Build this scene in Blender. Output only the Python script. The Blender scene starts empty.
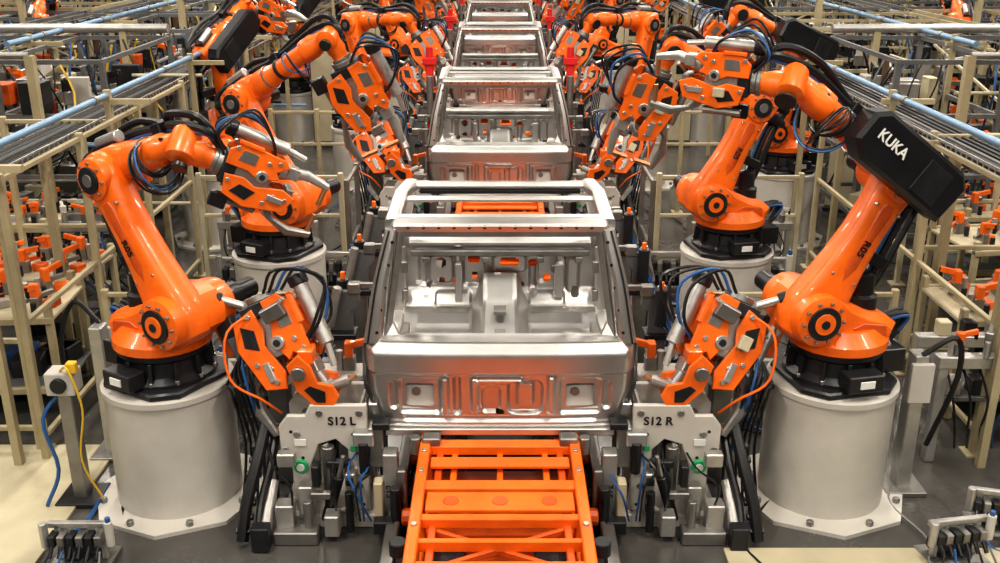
import bpy, math, random
from mathutils import Vector as V, Matrix, Euler
random.seed(7)
sc=bpy.context.scene
Z=V((0,0,1))
# ---------------------------------------------------------------- materials
MATS={}
def mat(name,col,metal=0.0,rough=0.5,var=0.12,scale=6.0,bump=0.0,emit=0.0,coat=0.0):
    m=bpy.data.materials.new(name); m.use_nodes=True
    nt=m.node_tree; bs=nt.nodes['Principled BSDF']
    bs.inputs['Metallic'].default_value=metal
    bs.inputs['Roughness'].default_value=rough
    if coat: bs.inputs['Coat Weight'].default_value=coat
    tc=nt.nodes.new('ShaderNodeTexCoord'); nz=nt.nodes.new('ShaderNodeTexNoise')
    nz.inputs['Scale'].default_value=scale; nz.inputs['Detail'].default_value=8; nz.inputs['Roughness'].default_value=.65
    nt.links.new(tc.outputs['Object'],nz.inputs['Vector'])
    cr=nt.nodes.new('ShaderNodeValToRGB')
    d=[max(0,c*(1-var)) for c in col]; l=[min(1,c*(1+var)) for c in col]
    cr.color_ramp.elements[0].position=.3; cr.color_ramp.elements[1].position=.7
    cr.color_ramp.elements[0].color=(*d,1); cr.color_ramp.elements[1].color=(*l,1)
    nt.links.new(nz.outputs['Fac'],cr.inputs['Fac']); nt.links.new(cr.outputs['Color'],bs.inputs['Base Color'])
    mr=nt.nodes.new('ShaderNodeMapRange'); mr.inputs['To Min'].default_value=max(.03,rough-.08); mr.inputs['To Max'].default_value=min(1,rough+.08)
    nt.links.new(nz.outputs['Fac'],mr.inputs['Value']); nt.links.new(mr.outputs['Result'],bs.inputs['Roughness'])
    if bump:
        bp=nt.nodes.new('ShaderNodeBump'); bp.inputs['Strength'].default_value=bump; bp.inputs['Distance'].default_value=.01
        nt.links.new(nz.outputs['Fac'],bp.inputs['Height']); nt.links.new(bp.outputs['Normal'],bs.inputs['Normal'])
    if emit:
        bs.inputs['Emission Color'].default_value=(*col,1); bs.inputs['Emission Strength'].default_value=emit
    MATS[name]=m; return m
mat('orange',(0.84,0.150,0.008),0,.36,.20,4,coat=.2)
mat('orange_dark',(0.56,0.085,0.008),0,.42,.25,5)
mat('steel',(0.60,0.59,0.575),1,.38,.08,2.5)
mat('steel_dull',(0.29,0.285,0.27),.85,.42,.2,5)
mat('alu',(0.46,0.45,0.43),.75,.38,.15,8)
mat('white',(0.52,0.495,0.45),0,.42,.12,1.5)
mat('label',(0.75,0.75,0.72),0,.5,.03,2)
mat('cream',(0.47,0.42,0.29),0,.45,.12,3)
mat('beige',(0.37,0.315,0.195),0,.5,.14,4)
mat('black',(0.010,0.010,0.012),0,.34,.2,6)
mat('rubber',(0.008,0.008,0.009),0,.45,.2,6)
mat('cast',(0.022,0.023,0.026),.3,.38,.3,8)
mat('grey',(0.14,0.143,0.145),.2,.45,.15,6)
mat('blue',(0.18,0.30,0.44),.2,.4,.1,5)
mat('bluedark',(0.025,0.10,0.28),0,.4,.1,5)
mat('red',(0.6,0.02,0.02),0,.4,.1,5)
mat('green',(0.02,0.35,0.12),0,.4,.1,5)
mat('yellow',(0.70,0.45,0.03),0,.45,.1,5)
mat('copper',(0.75,0.36,0.18),1,.35,.1,8)
mat('brown',(0.10,0.06,0.035),0,.6,.2,8)
mat('lamp',(1,0.94,0.84),0,.5,0,1,emit=5)
# ---------------------------------------------------------------- builder
def perp(d):
    d=d.normalized(); a=Z if abs(d.z)<.9 else V((1,0,0))
    x=d.cross(a).normalized(); return x, d.cross(x).normalized()
def basis(x,y,z,o=V((0,0,0))):
    return Matrix(((x.x,y.x,z.x,o.x),(x.y,y.y,z.y,o.y),(x.z,y.z,z.z,o.z),(0,0,0,1)))
class B:
    def __init__(s): s.v=[];s.f=[];s.m=[];s.ml=[]
    def add(s,vs,fs,m):
        n=len(s.v); s.v+= [tuple(p) for p in vs]
        if m not in s.ml: s.ml.append(m)
        i=s.ml.index(m)
        for f in fs: s.f.append([n+k for k in f]); s.m.append(i)
    def box(s,c,sz,m,rot=None,bev=None):
        hx,hy,hz=[a/2 for a in sz]; mn=min(hx,hy,hz)
        R=Euler([math.radians(a) for a in rot]).to_matrix() if isinstance(rot,(tuple,list)) else (rot.to_3x3() if rot is not None else Matrix.Identity(3))
        c=V(c)
        if bev is None: bev=min(.008,mn*.25)
        vs=[];fs=[]
        if bev<=0:
            for x in(-hx,hx):
                for y in(-hy,hy):
                    for z in(-hz,hz): vs.append(c+R@V((x,y,z)))
            fs=[(0,1,3,2),(4,6,7,5),(0,4,5,1),(2,3,7,6),(0,2,6,4),(1,5,7,3)]
            s.add(vs,fs,m);return
        b=bev; idx={}
        for x in(-1,1):
            for y in(-1,1):
                for z in(-1,1):
                    for k in range(3):
                        p=[x*(hx-(b if k!=0 else 0)),y*(hy-(b if k!=1 else 0)),z*(hz-(b if k!=2 else 0))]
                        idx[(x,y,z,k)]=len(vs); vs.append(c+R@V(p))
        I=idx
        for k in range(3):
            a,bb=(k+1)%3,(k+2)%3
            for sg in(-1,1):
                q=[]
                for (p1,p2) in((-1,-1),(1,-1),(1,1),(-1,1)):
                    t=[0,0,0];t[k]=sg;t[a]=p1;t[bb]=p2;q.append(I[(*t,k)])
                fs.append(q if sg>0 else q[::-1])
        for k in range(3):
            a,bb=(k+1)%3,(k+2)%3
            for p1 in(-1,1):
                for p2 in(-1,1):
                    t0=[0,0,0];t0[a]=p1;t0[bb]=p2;t1=list(t0);t0[k]=-1;t1[k]=1
                    q=[I[(*t0,a)],I[(*t1,a)],I[(*t1,bb)],I[(*t0,bb)]]
                    fs.append(q if p1*p2<0 else q[::-1])
        for x in(-1,1):
            for y in(-1,1):
                for z in(-1,1):
                    q=[I[(x,y,z,0)],I[(x,y,z,1)],I[(x,y,z,2)]]
                    fs.append(q if x*y*z>0 else q[::-1])
        s.add(vs,fs,m)
    def lathe(s,p,d,prof,m,n=20,cap=True):
        p=V(p);d=V(d).normalized();x,y=perp(d); vs=[];fs=[]
        for (r,t) in prof:
            for i in range(n):
                a=2*math.pi*i/n; vs.append(p+d*t+(x*math.cos(a)+y*math.sin(a))*r)
        for j in range(len(prof)-1):
            for i in range(n):
                k=(i+1)%n; fs.append((j*n+i,j*n+k,(j+1)*n+k,(j+1)*n+i))
        if cap: fs.append(list(range(n))[::-1]); fs.append([(len(prof)-1)*n+i for i in range(n)])
        s.add(vs,fs,m)
    def cyl(s,p,q,r,m,r2=None,n=14,bev=None):
        p=V(p);q=V(q);L=(q-p).length
        if L<1e-6:return
        r2=r if r2 is None else r2; b=min(r,r2,L)*.12 if bev is None else bev
        s.lathe(p,q-p,[(r-b,0),(r,b),(r2,L-b),(r2-b,L)] if b>0 else [(r,0),(r2,L)],m,n)
    def tube(s,pts,r,m,n=6,res=5):
        P=[V(p) for p in pts]
        if len(P)>2:
            Q=[P[0]*2-P[1]]+P+[P[-1]*2-P[-2]];o=[]
            for i in range(1,len(Q)-2):
                for k in range(res):
                    t=k/res;a,b,c,d=Q[i-1:i+3]
                    o.append(.5*((2*b)+(c-a)*t+(2*a-5*b+4*c-d)*t*t+(3*b-a-3*c+d)*t**3))
            o.append(P[-1]);P=o
        vs=[];fs=[];x=None
        for i,p in enumerate(P):
            d=(P[min(i+1,len(P)-1)]-P[max(i-1,0)])
            if d.length<1e-7:d=V((0,0,1))
            d.normalize()
            if x is None:x,_=perp(d)
            x=(x-d*x.dot(d))
            if x.length<1e-5:x,_=perp(d)
            x.normalize();y=d.cross(x)
            for k in range(n):
                a=2*math.pi*k/n;vs.append(p+(x*math.cos(a)+y*math.sin(a))*r)
        for j in range(len(P)-1):
            for i in range(n):
                k=(i+1)%n;fs.append((j*n+i,j*n+k,(j+1)*n+k,(j+1)*n+i))
        fs.append(list(range(n))[::-1]);fs.append([(len(P)-1)*n+i for i in range(n)])
        s.add(vs,fs,m)
    def beam(s,p,q,w,h,m,up=Z,bev=None):
        p=V(p);q=V(q);d=q-p;L=d.length
        if L<1e-6:return
        d.normalize();up=V(up)
        if abs(d.dot(up))>.98:up=V((0,1,0)) if abs(d.y)<.9 else V((1,0,0))
        y=up.cross(d).normalized();z=d.cross(y)
        s.box((p+q)/2,(L,w,h),m,basis(d,y,z),bev)
    def prism(s,poly,t,M,m,bev=.01):
        n=len(poly);ar=sum(poly[i][0]*poly[(i+1)%n][1]-poly[(i+1)%n][0]*poly[i][1] for i in range(n))
        if ar<0:poly=poly[::-1]
        ins=[]
        for i in range(n):
            a=V(poly[i-1]).to_2d();b=V(poly[i]).to_2d();c=V(poly[(i+1)%n]).to_2d()
            e1=(b-a).normalized();e2=(c-b).normalized()
            n1=V((-e1.y,e1.x));n2=V((-e2.y,e2.x));k=n1+n2
            k=k/max(.3,(1+n1.dot(n2)))
            ins.append((b.x+k.x*bev,b.y+k.y*bev))
        rings=[(ins,-t/2),(poly,-t/2+bev),(poly,t/2-bev),(ins,t/2)];vs=[];fs=[]
        for pl,z in rings:
            for a in pl:vs.append(M@V((a[0],a[1],z)))
        for j in range(3):
            for i in range(n):
                k=(i+1)%n;fs.append((j*n+i,j*n+k,(j+1)*n+k,(j+1)*n+i))
        fs.append(list(range(n))[::-1]);fs.append([3*n+i for i in range(n)])
        s.add(vs,fs,m)
    def loft(s,secs,m,n=20,e=3.0):
        vs=[];fs=[]
        for c,ax,ay in secs:
            for i in range(n):
                a=2*math.pi*i/n;ca,sa=math.cos(a),math.sin(a)
                vs.append(V(c)+V(ax)*(math.copysign(abs(ca)**(2/e),ca))+V(ay)*(math.copysign(abs(sa)**(2/e),sa)))
        for j in range(len(secs)-1):
            for i in range(n):
                k=(i+1)%n;fs.append((j*n+i,j*n+k,(j+1)*n+k,(j+1)*n+i))
        fs.append(list(range(n))[::-1]);fs.append([(len(secs)-1)*n+i for i in range(n)])
        s.add(vs,fs,m)
    def grid(s,nx,ny,fn,m,hole=None):
        vs=[fn(i/nx,j/ny) for j in range(ny+1) for i in range(nx+1)];fs=[]
        for j in range(ny):
            for i in range(nx):
                if hole and hole((i+.5)/nx,(j+.5)/ny):continue
                a=j*(nx+1)+i;fs.append((a,a+1,a+nx+2,a+nx+1))
        s.add(vs,fs,m)
    def text(s,t,M,size,m):
        cu=bpy.data.curves.new('t','FONT');cu.body=t;cu.size=size;cu.extrude=.0015;cu.align_x='CENTER';cu.align_y='CENTER';cu.offset=size*.02
        ob=bpy.data.objects.new('t',cu);sc.collection.objects.link(ob)
        dg=bpy.context.evaluated_depsgraph_get();me=bpy.data.meshes.new_from_object(ob.evaluated_get(dg))
        s.add([M@v.co for v in me.vertices],[list(p.vertices) for p in me.polygons],m)
        bpy.data.objects.remove(ob);bpy.data.curves.remove(cu);bpy.data.meshes.remove(me)
    def done(s,name,origin=(0,0,0),ang=.6):
        o=V(origin);me=bpy.data.meshes.new(name)
        me.from_pydata([(a-o.x,b-o.y,c-o.z) for a,b,c in s.v],[],s.f)
        for k in s.ml:me.materials.append(MATS[k])
        me.polygons.foreach_set('material_index',s.m)
        me.polygons.foreach_set('use_smooth',[True]*len(s.f))
        me.update()
        try: me.set_sharp_from_angle(angle=ang)
        except Exception: pass
        ob=bpy.data.objects.new(name,me);ob.location=o;sc.collection.objects.link(ob);return ob
def dup(ob,loc,rz=0,scale=(1,1,1)):
    o=bpy.data.objects.new(ob.name.split('.')[0],ob.data);o.location=loc;o.rotation_euler=(0,0,math.radians(rz));o.scale=scale
    sc.collection.objects.link(o);return o
# ---------------------------------------------------------------- weld gun
def gun(b,F,d,up,k=1.0,body='orange'):
    d=V(d).normalized();up=V(up);up=(up-d*up.dot(d)).normalized();s=d.cross(up)
    F=V(F)
    def P(x,y,z=0):return F+(d*x+up*y+s*z)*k
    R=basis(d,up,s)
    def bx(x,y,z,a,c,e,m,**kw):b.box(P(x,y,z),(a*k,c*k,e*k),m,R,**kw)
    b.cyl(P(0,0),P(.05,0),.11*k,'steel_dull',n=18)
    bx(.1,0,0,.1,.26,.26,'cast')
    for sg in(-1,1):
        z=.13*sg
        # two-piece side plates with an open slot between them
        b.prism([(x*k,y*k) for x,y in((.08,-.04),(.12,-.20),(.30,-.25),(.62,-.18),(.67,-.04),(.56,.0),(.34,-.06),(.24,-.02))],.03*k,basis(d,up,s,P(0,0,z)),body,.006)
        b.prism([(x*k,y*k) for x,y in((.06,.04),(.24,.04),(.34,.0),(.50,.06),(.46,.11),(.55,.18),(.5,.23),(.16,.25),(.05,.16))],.03*k,basis(d,up,s,P(0,0,z)),body,.006)
        b.prism([(x*k,y*k) for x,y in((.16,-.16),(.3,-.19),(.36,-.10),(.22,-.08))],.006*k,basis(d,up,s,P(0,0,z+sg*.017)),'cast',.001)
        b.prism([(x*k,y*k) for x,y in((.14,.10),(.28,.10),(.28,.19),(.16,.19))],.006*k,basis(d,up,s,P(0,0,z+sg*.017)),'steel_dull',.001)
        for (x,y) in((.12,-.08),(.38,.16),(.60,-.08),(.44,-.16),(.50,-.08),(.46,.19),(.11,.19)):
            b.cyl(P(x,y,z-.03),P(x,y,z+.03),.018*k,'steel',n=8)
        b.cyl(P(.36,.04,z-.03),P(.36,.04,z+.04),.05*k,'alu',n=16);b.cyl(P(.36,.04,z-.04),P(.36,.04,z+.05),.025*k,'cast',n=12)
        bx(.52,-.10,z,.14,.05,.07,'alu');bx(.2,.245,z,.2,.03,.06,body)
    bx(.3,.02,0,.3,.22,.2,'alu')
    bx(.3,.16,0,.26,.08,.22,body)
    bx(.62,-.06,0,.06,.16,.24,'steel_dull');bx(.60,.14,0,.1,.1,.16,'alu')
    b.cyl(P(.05,.3,0),P(.5,.3,0),.055*k,'alu',n=14); b.cyl(P(-.02,.3,0),P(.06,.3,0),.07*k,'black',n=14)
    b.cyl(P(.5,.3,0),P(.66,.28,0),.025*k,'steel',n=10)
    b.cyl(P(.1,-.28,-.06),P(.44,-.28,-.06),.035*k,'steel_dull',n=10)
    b.loft([(P(.5,.1),up*.06*k,s*.06*k),(P(.72,.16),up*.045*k,s*.045*k),(P(.92,.13),up*.03*k,s*.035*k)],'alu',10)
    b.loft([(P(.44,-.15),up*.07*k,s*.06*k),(P(.55,-.28),d*.055*k,s*.055*k),(P(.74,-.34),up*.042*k,s*.045*k),(P(.93,-.30),up*.03*k,s*.035*k)],'steel_dull',10)
    b.cyl(P(.90,.13),P(.90,-.04),.022*k,'copper',n=8);b.cyl(P(.90,-.30),P(.90,-.12),.022*k,'copper',n=8)
    for i,z in enumerate((-.16,-.05,.07,.17)):
        b.tube([P(.02,.1,z),P(-.08,.26,z*1.3),P(.1,.40+.04*i,z),P(.32,.36,z),P(.42,.2,z*.6)],.012*k,['rubber','bluedark','rubber','black'][i],5)
    bx(.12,-.28,.05,.14,.12,.1,'black');bx(.3,-.1,-.17,.1,.08,.05,'cream')
# ---------------------------------------------------------------- robot
def robot(P,yaw,a2,a3,td,L2=1.05,L3=1.05,tk=1.0,cover=False,sidesign=1,tup=(0,0,1),k=.87,label=True,body='orange',loops=0,ctext=False):
    b=B();P=V(P);y=math.radians(yaw);u=V((math.cos(y),math.sin(y),0));s=V((-math.sin(y),math.cos(y),0))*sidesign
    L2/=k;L3/=k;tk/=k
    def Q(a,h,c=0):return P+u*a+Z*h+s*c
    p0=V((P.x,P.y,0))
    b.lathe(p0,Z,[(.63,.0),(.63,.03),(.45,.035)],'white',8)
    b.lathe(p0,Z,[(.44,.03),(.44,P.z-.05),(.455,P.z-.045),(.455,P.z-.005),(.445,P.z)],'white',48)
    for i in range(8):
        a=i*math.pi/4+.39;c=V((math.cos(a),math.sin(a),0));b.cyl(p0+c*.54+Z*.03,p0+c*.54+Z*.07,.025,'steel_dull',n=6)
    n0=len(b.v)
    b.prism([(-.42,-.26),(-.26,-.42),(.26,-.42),(.42,-.26),(.42,.26),(.26,.42),(-.26,.42),(-.42,.26)],.06,basis(u,Z.cross(u),Z,P+Z*.03),'cast',.015)
    b.lathe(P,Z,[(.40,.05),(.40,.09),(.34,.13),(.32,.24),(.36,.27),(.36,.31)],'cast',28)
    for i in range(12):
        a=i*math.pi/6;c=V((math.cos(a),math.sin(a),0))
        b.beam(P+c*.36+Z*.06,P+c*.34+Z*.26,.03,.07,'cast',up=c)
        b.cyl(P+c*.385+Z*.08,P+c*.385+Z*.115,.018,'steel',n=6)
    b.box(P+s*.42*(1)+Z*.15,(.30,.16,.14),'cast',(0,0,yaw),.01);b.box(P+s*.505+Z*.15,(.12,.012,.06),'label',(0,0,yaw))
    b.box(Q(-.42,.17),(.22,.34,.2),'black',(0,0,yaw));b.box(Q(-.54,.17),(.03,.26,.14),'cast',(0,0,yaw))
    b.lathe(P,Z,[(.36,.31),(.39,.33),(.39,.40),(.35,.44),(.30,.50)],'orange',32)
    M=basis(u,Z,u.cross(Z),P)
    S=Q(.33,.62)
    poly=[(-.36,.38),(.30,.38),(.46,.44),(.56,.55),(.56,.68),(.48,.80),(.34,.85),(.18,.82),(.04,.70),(-.14,.62),(-.30,.58),(-.40,.50)]
    b.prism(poly,.42,M,'orange',.05)
    b.prism([(x*.86,yy*.92+.03) for x,yy in poly],.50,M,'orange',.03)
    b.prism([(-.28,.43),(-.02,.43),(.03,.52),(-.06,.56),(-.26,.53)],.515,M,'orange_dark',.01)
    b.lathe(Q(-.16,.58),Z,[(.13,0),(.13,.12),(.10,.14),(.10,.30),(.07,.32)],'black',18)
    b.lathe(S-s*.34,s,[(.12,0),(.2,.03),(.215,.1),(.215,.58),(.2,.65),(.12,.68)],'orange',28)
    for sg in(-1,1):
        b.cyl(S+s*sg*.335,S+s*sg*.352,.135,'cast',n=24)
        b.cyl(S+s*sg*.35,S+s*sg*.362,.085,'orange',n=20);b.cyl(S+s*sg*.36,S+s*sg*.37,.035,'cast',n=12)
        for i in range(10):
            a=i*math.pi/5;o=(u*math.cos(a)+Z*math.sin(a))*.165
            b.cyl(S+o+s*sg*.31,S+o+s*sg*.35,.012,'steel_dull',n=6)
    b.lathe(S-s*.35,-s,[(.11,0),(.11,.14),(.085,.16),(.085,.34),(.06,.36)],'black',16)
    r2=math.radians(a2);d2=u*math.cos(r2)+Z*math.sin(r2);n2=u*math.sin(r2)-Z*math.cos(r2)
    E=S+d2*L2
    secs=[(-.19,.09,.07),(-.16,.17,.12),(-.08,.225,.15),(.05,.235,.155),(.2,.20,.14),(.4,.165,.13),(.6,.145,.125),(.78,.15,.12),(.92,.17,.125),(1.0,.18,.125),(1.08,.16,.12),(1.13,.12,.1),(1.16,.05,.06)]
    b.loft([(S+d2*(t*L2)+s*.1,n2*w,s*h) for t,w,h in secs],'orange',24,3.4)
    b.loft([(S+d2*(t*L2)+s*.1,n2*w,s*.136) for t,w in((.28,.07),(.33,.10),(.6,.07),(.78,.09),(.83,.06))],'orange_dark',16,3)
    for t in(.30,.80):
        for q in(-.11,.11):b.cyl(S+d2*(t*L2)+n2*q+s*.2,S+d2*(t*L2)+n2*q+s*.236,.012,'steel',n=6)
    c0=Q(-.3,.48,-.1);c1=S+d2*.42-n2*.12-s*.12
    b.cyl(c0,c0+(c1-c0)*.62,.085,'cast',n=18);b.cyl(c0+(c1-c0)*.6,c1,.035,'steel',n=10);b.cyl(c1-s*.05,c1+s*.18,.05,'cast',n=12)
    r3=math.radians(a3);d3=u*math.cos(r3)+Z*math.sin(r3);n3=-u*math.sin(r3)+Z*math.cos(r3)
    W=E+d3*L3
    b.lathe(E-s*.24,s,[(.1,0),(.16,.03),(.17,.08),(.17,.44),(.16,.48),(.1,.5)],'orange',26)
    for sg,ww in((-1,.24),(1,.26)):
        b.cyl(E+s*sg*(ww-.005),E+s*sg*(ww+.015),.105,'cast',n=18)
        b.cyl(E+s*sg*(ww+.01),E+s*sg*(ww+.024),.05,'steel_dull',n=14)
        for i in range(8):
            a=i*math.pi/4;o=(u*math.cos(a)+Z*math.sin(a))*.13
            b.cyl(E+o+s*sg*(ww-.03),E+o+s*sg*(ww+.008),.012,'steel_dull',n=6)
    b.lathe(E-s*.25,-s,[(.09,0),(.09,.12),(.07,.14),(.07,.26)],'black',14)
    o3=n3*.06
    b.loft([(E+o3-s*.05+d3*t,n3*w,s*h) for t,w,h in((-.27,.1,.10),(-.24,.14,.14),(-.1,.155,.165),(.12,.16,.16),(.26,.13,.13),(.3,.1,.1))],'orange',22,4)
    for kk in((-.07,-.07),(.07,-.07),(0,.08)):
        b.lathe(E+o3-s*.05+d3*-.25+s*kk[0]+n3*kk[1],-d3,[(.062,0),(.062,.08),(.048,.1),(.048,.18),(.035,.2)],'black',12)
    b.lathe(E+o3*.8,d3,[(.11,.2),(.14,.27),(.135,.4),(.11,.5),(.10,.56),(.095,L3-.36),(.12,L3-.34),(.12,L3-.2),(.10,L3-.17),(.09,L3-.05)],'orange',22)
    b.cyl(E+o3*.8+d3*.58,E+o3*.8+d3*.62,.115,'cast',n=20);b.cyl(E+o3*.8+d3*.42,E+o3*.8+d3*.44,.137,'steel_dull',n=20)
    td=V(td).normalized();ws=td.cross(d3)
    ws=ws.normalized() if ws.length>.05 else s
    b.lathe(W+o3*.4-ws*.13,ws,[(.07,0),(.105,.02),(.11,.06),(.11,.2),(.105,.24),(.07,.26)],'orange',18)
    b.cyl(W-ws*.14,W-ws*.16,.08,'cast',n=14);b.cyl(W+ws*.14,W+ws*.18,.06,'black',n=14)
    b.lathe(W,td,[(.1,.0),(.1,.12),(.085,.16),(.085,.2)],'orange',16);b.cyl(W+td*.2,W+td*.23,.1,'steel_dull',n=18)
    if cover:
        cc=E+o3+d3*.20+s*.32
        M3=basis(d3,n3,d3.cross(n3),cc)
        b.prism([(-.50,-.17),(.36,-.19),(.50,-.10),(.50,.12),(.40,.20),(-.42,.22),(-.52,.14)],.22,M3,'black',.03)
        xx=d3 if d3.cross(n3).dot(s)>0 else -d3
        if ctext:b.text('KUKA',basis(xx,n3,xx.cross(n3),cc+s*.114+d3*.24+n3*.03),.11,'label')
        b.prism([(-.36,-.12),(-.1,-.12),(-.1,.14),(-.34,.14)],.012,basis(d3,n3,d3.cross(n3),cc+s*.112),'cast',.004)
    if label:
        xx=d2 if d2.cross(-n2).dot(s)>0 else -d2
        if xx.z>0:xx=-xx
        b.text('R05',basis(xx,s.cross(xx),s,S+d2*L2*.52+s*.238),.085,'black')
        xx=-u if u.x<0 else u
        if xx.cross(Z).dot(s)<0:xx=-xx
        b.text('KUKA',basis(xx,Z,xx.cross(Z),Q(.10,.44)+s*.262),.085,'black')
    F=W+td*.23
    for i,(r,of,m) in enumerate(((.034,0,'rubber'),(.03,.08,'rubber'),(.014,-.04,'bluedark' ))):
        hh=s*(-.15-of*.4)
        pts=[Q(-.5,.2,-.1),Q(-.66,.45,-.1-of),S-n2*.50+d2*.05+hh*.3,S+d2*L2*.45-n2*(.38+of)+hh*.2,E-d2*.15-n2*(.34+of)+hh*.3,E-n2*.26-d3*.16+d2*.22+hh*.6,E+n3*(.25+of)+d3*.15+hh,E+n3*(.20+of*.4)+d3*.55+hh*.8,W+n3*(.2+of)-d3*.12+hh*.4,W+n3*(.15+of)+td*.1+d3*.14,F+n3*.12+td*.1]
        b.tube(pts,r,m,8,6)
    b.box(S+d2*L2*.5-n2*.26-s*.02,(.1,.3,.12),'black',basis(d2,n2,d2.cross(n2)));b.box(E+n3*.2+d3*.55-s*.10,(.1,.1,.14),'black',basis(d3,n3,d3.cross(n3)))
    b.box(E+n3*.2+d3*.0-s*.05,(.26,.08,.18),'black',basis(d3,n3,d3.cross(n3)))
    b.cyl(E+n3*.26-s*.02-d3*.1,E+n3*.26-s*.02+d3*.16,.05,'alu',n=12)
    rr_=random.Random(int(yaw*7+a2))
    for i in range(loops):
        c=E+d3*(L3*.62)+n3*.02+s*.1;R1=rr_.uniform(.14,.26);ax=(s*rr_.uniform(.3,1)-d3*rr_.uniform(-.4,.6)).normalized()
        pts=[c+n3*.12]
        for j in range(1,8):
            t=math.pi*2*j/8;pts.append(c+ax*(R1*.7*math.sin(t))-n3*(R1*(1-math.cos(t))*.8-.12)+d3*(.02*j))
        pts.append(c+d3*.2+n3*.1);b.tube(pts,.009,rr_.choice(['rubber','rubber','black','bluedark']),5,4)
    gun(b,F,td,tup,tk,body)
    for i in range(n0,len(b.v)):
        q=b.v[i];b.v[i]=(P.x+(q[0]-P.x)*k,P.y+(q[1]-P.y)*k,P.z+(q[2]-P.z)*k)
    return b.done('welding_robot',(P.x,P.y,0))
rA=robot((-2.36,6.45,.94),330,121,20,(.80,.25,-.42),L2=1.05,L3=.72,tk=.80,sidesign=-1,loops=8)
rD=robot((2.36,6.45,.94),192,120,38,(-.85,.35,.05),L2=1.05,L3=1.0,tk=.72,cover=True,loops=8,ctext=True)
rB=robot((-2.17,9.35,.93),336,120,32,(.42,.15,-.9),L2=1.05,L3=1.15,tk=1.0,tup=(1,0,0),sidesign=-1,loops=3)
rE=robot((2.24,9.4,.93),192,116,32,(-.35,.15,-.95),L2=.98,L3=1.0,tk=1.0,tup=(-1,0,0),loops=3)
rC=robot((-3.7,12.7,.93),60,96,38,(.6,-.3,-.2),L2=.95,L3=.85,sidesign=-1,tk=.8,cover=True)
rF=robot((3.66,12.7,.93),198,112,26,(-.6,-.2,-.6),tk=.8,cover=True)
rG=robot((-2.2,15.6,.93),325,105,5,(.5,-.1,-.8),tup=(1,0,0),sidesign=-1,tk=.9,loops=3)
rH=robot((2.2,15.6,.93),215,105,5,(-.5,-.1,-.8),tup=(-1,0,0),tk=.9,loops=3)
for i,yy in enumerate((22.0,28.2,34.5)):
    dup(rG if i%2 else rB,(-2.3,yy,0),(-10,15,-15)[i]); dup(rH if i%2 else rE,(2.3,yy,0),(15,-20,10)[i])
for i,yy in enumerate((19.0,25.2)):
    dup(rC,(-3.9,yy,0),20*i);dup(rF,(3.9,yy,0),-15*i)
dup(rB,(-7.6,17,0),120);dup(rE,(7.8,17.5,0),-110)
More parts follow.
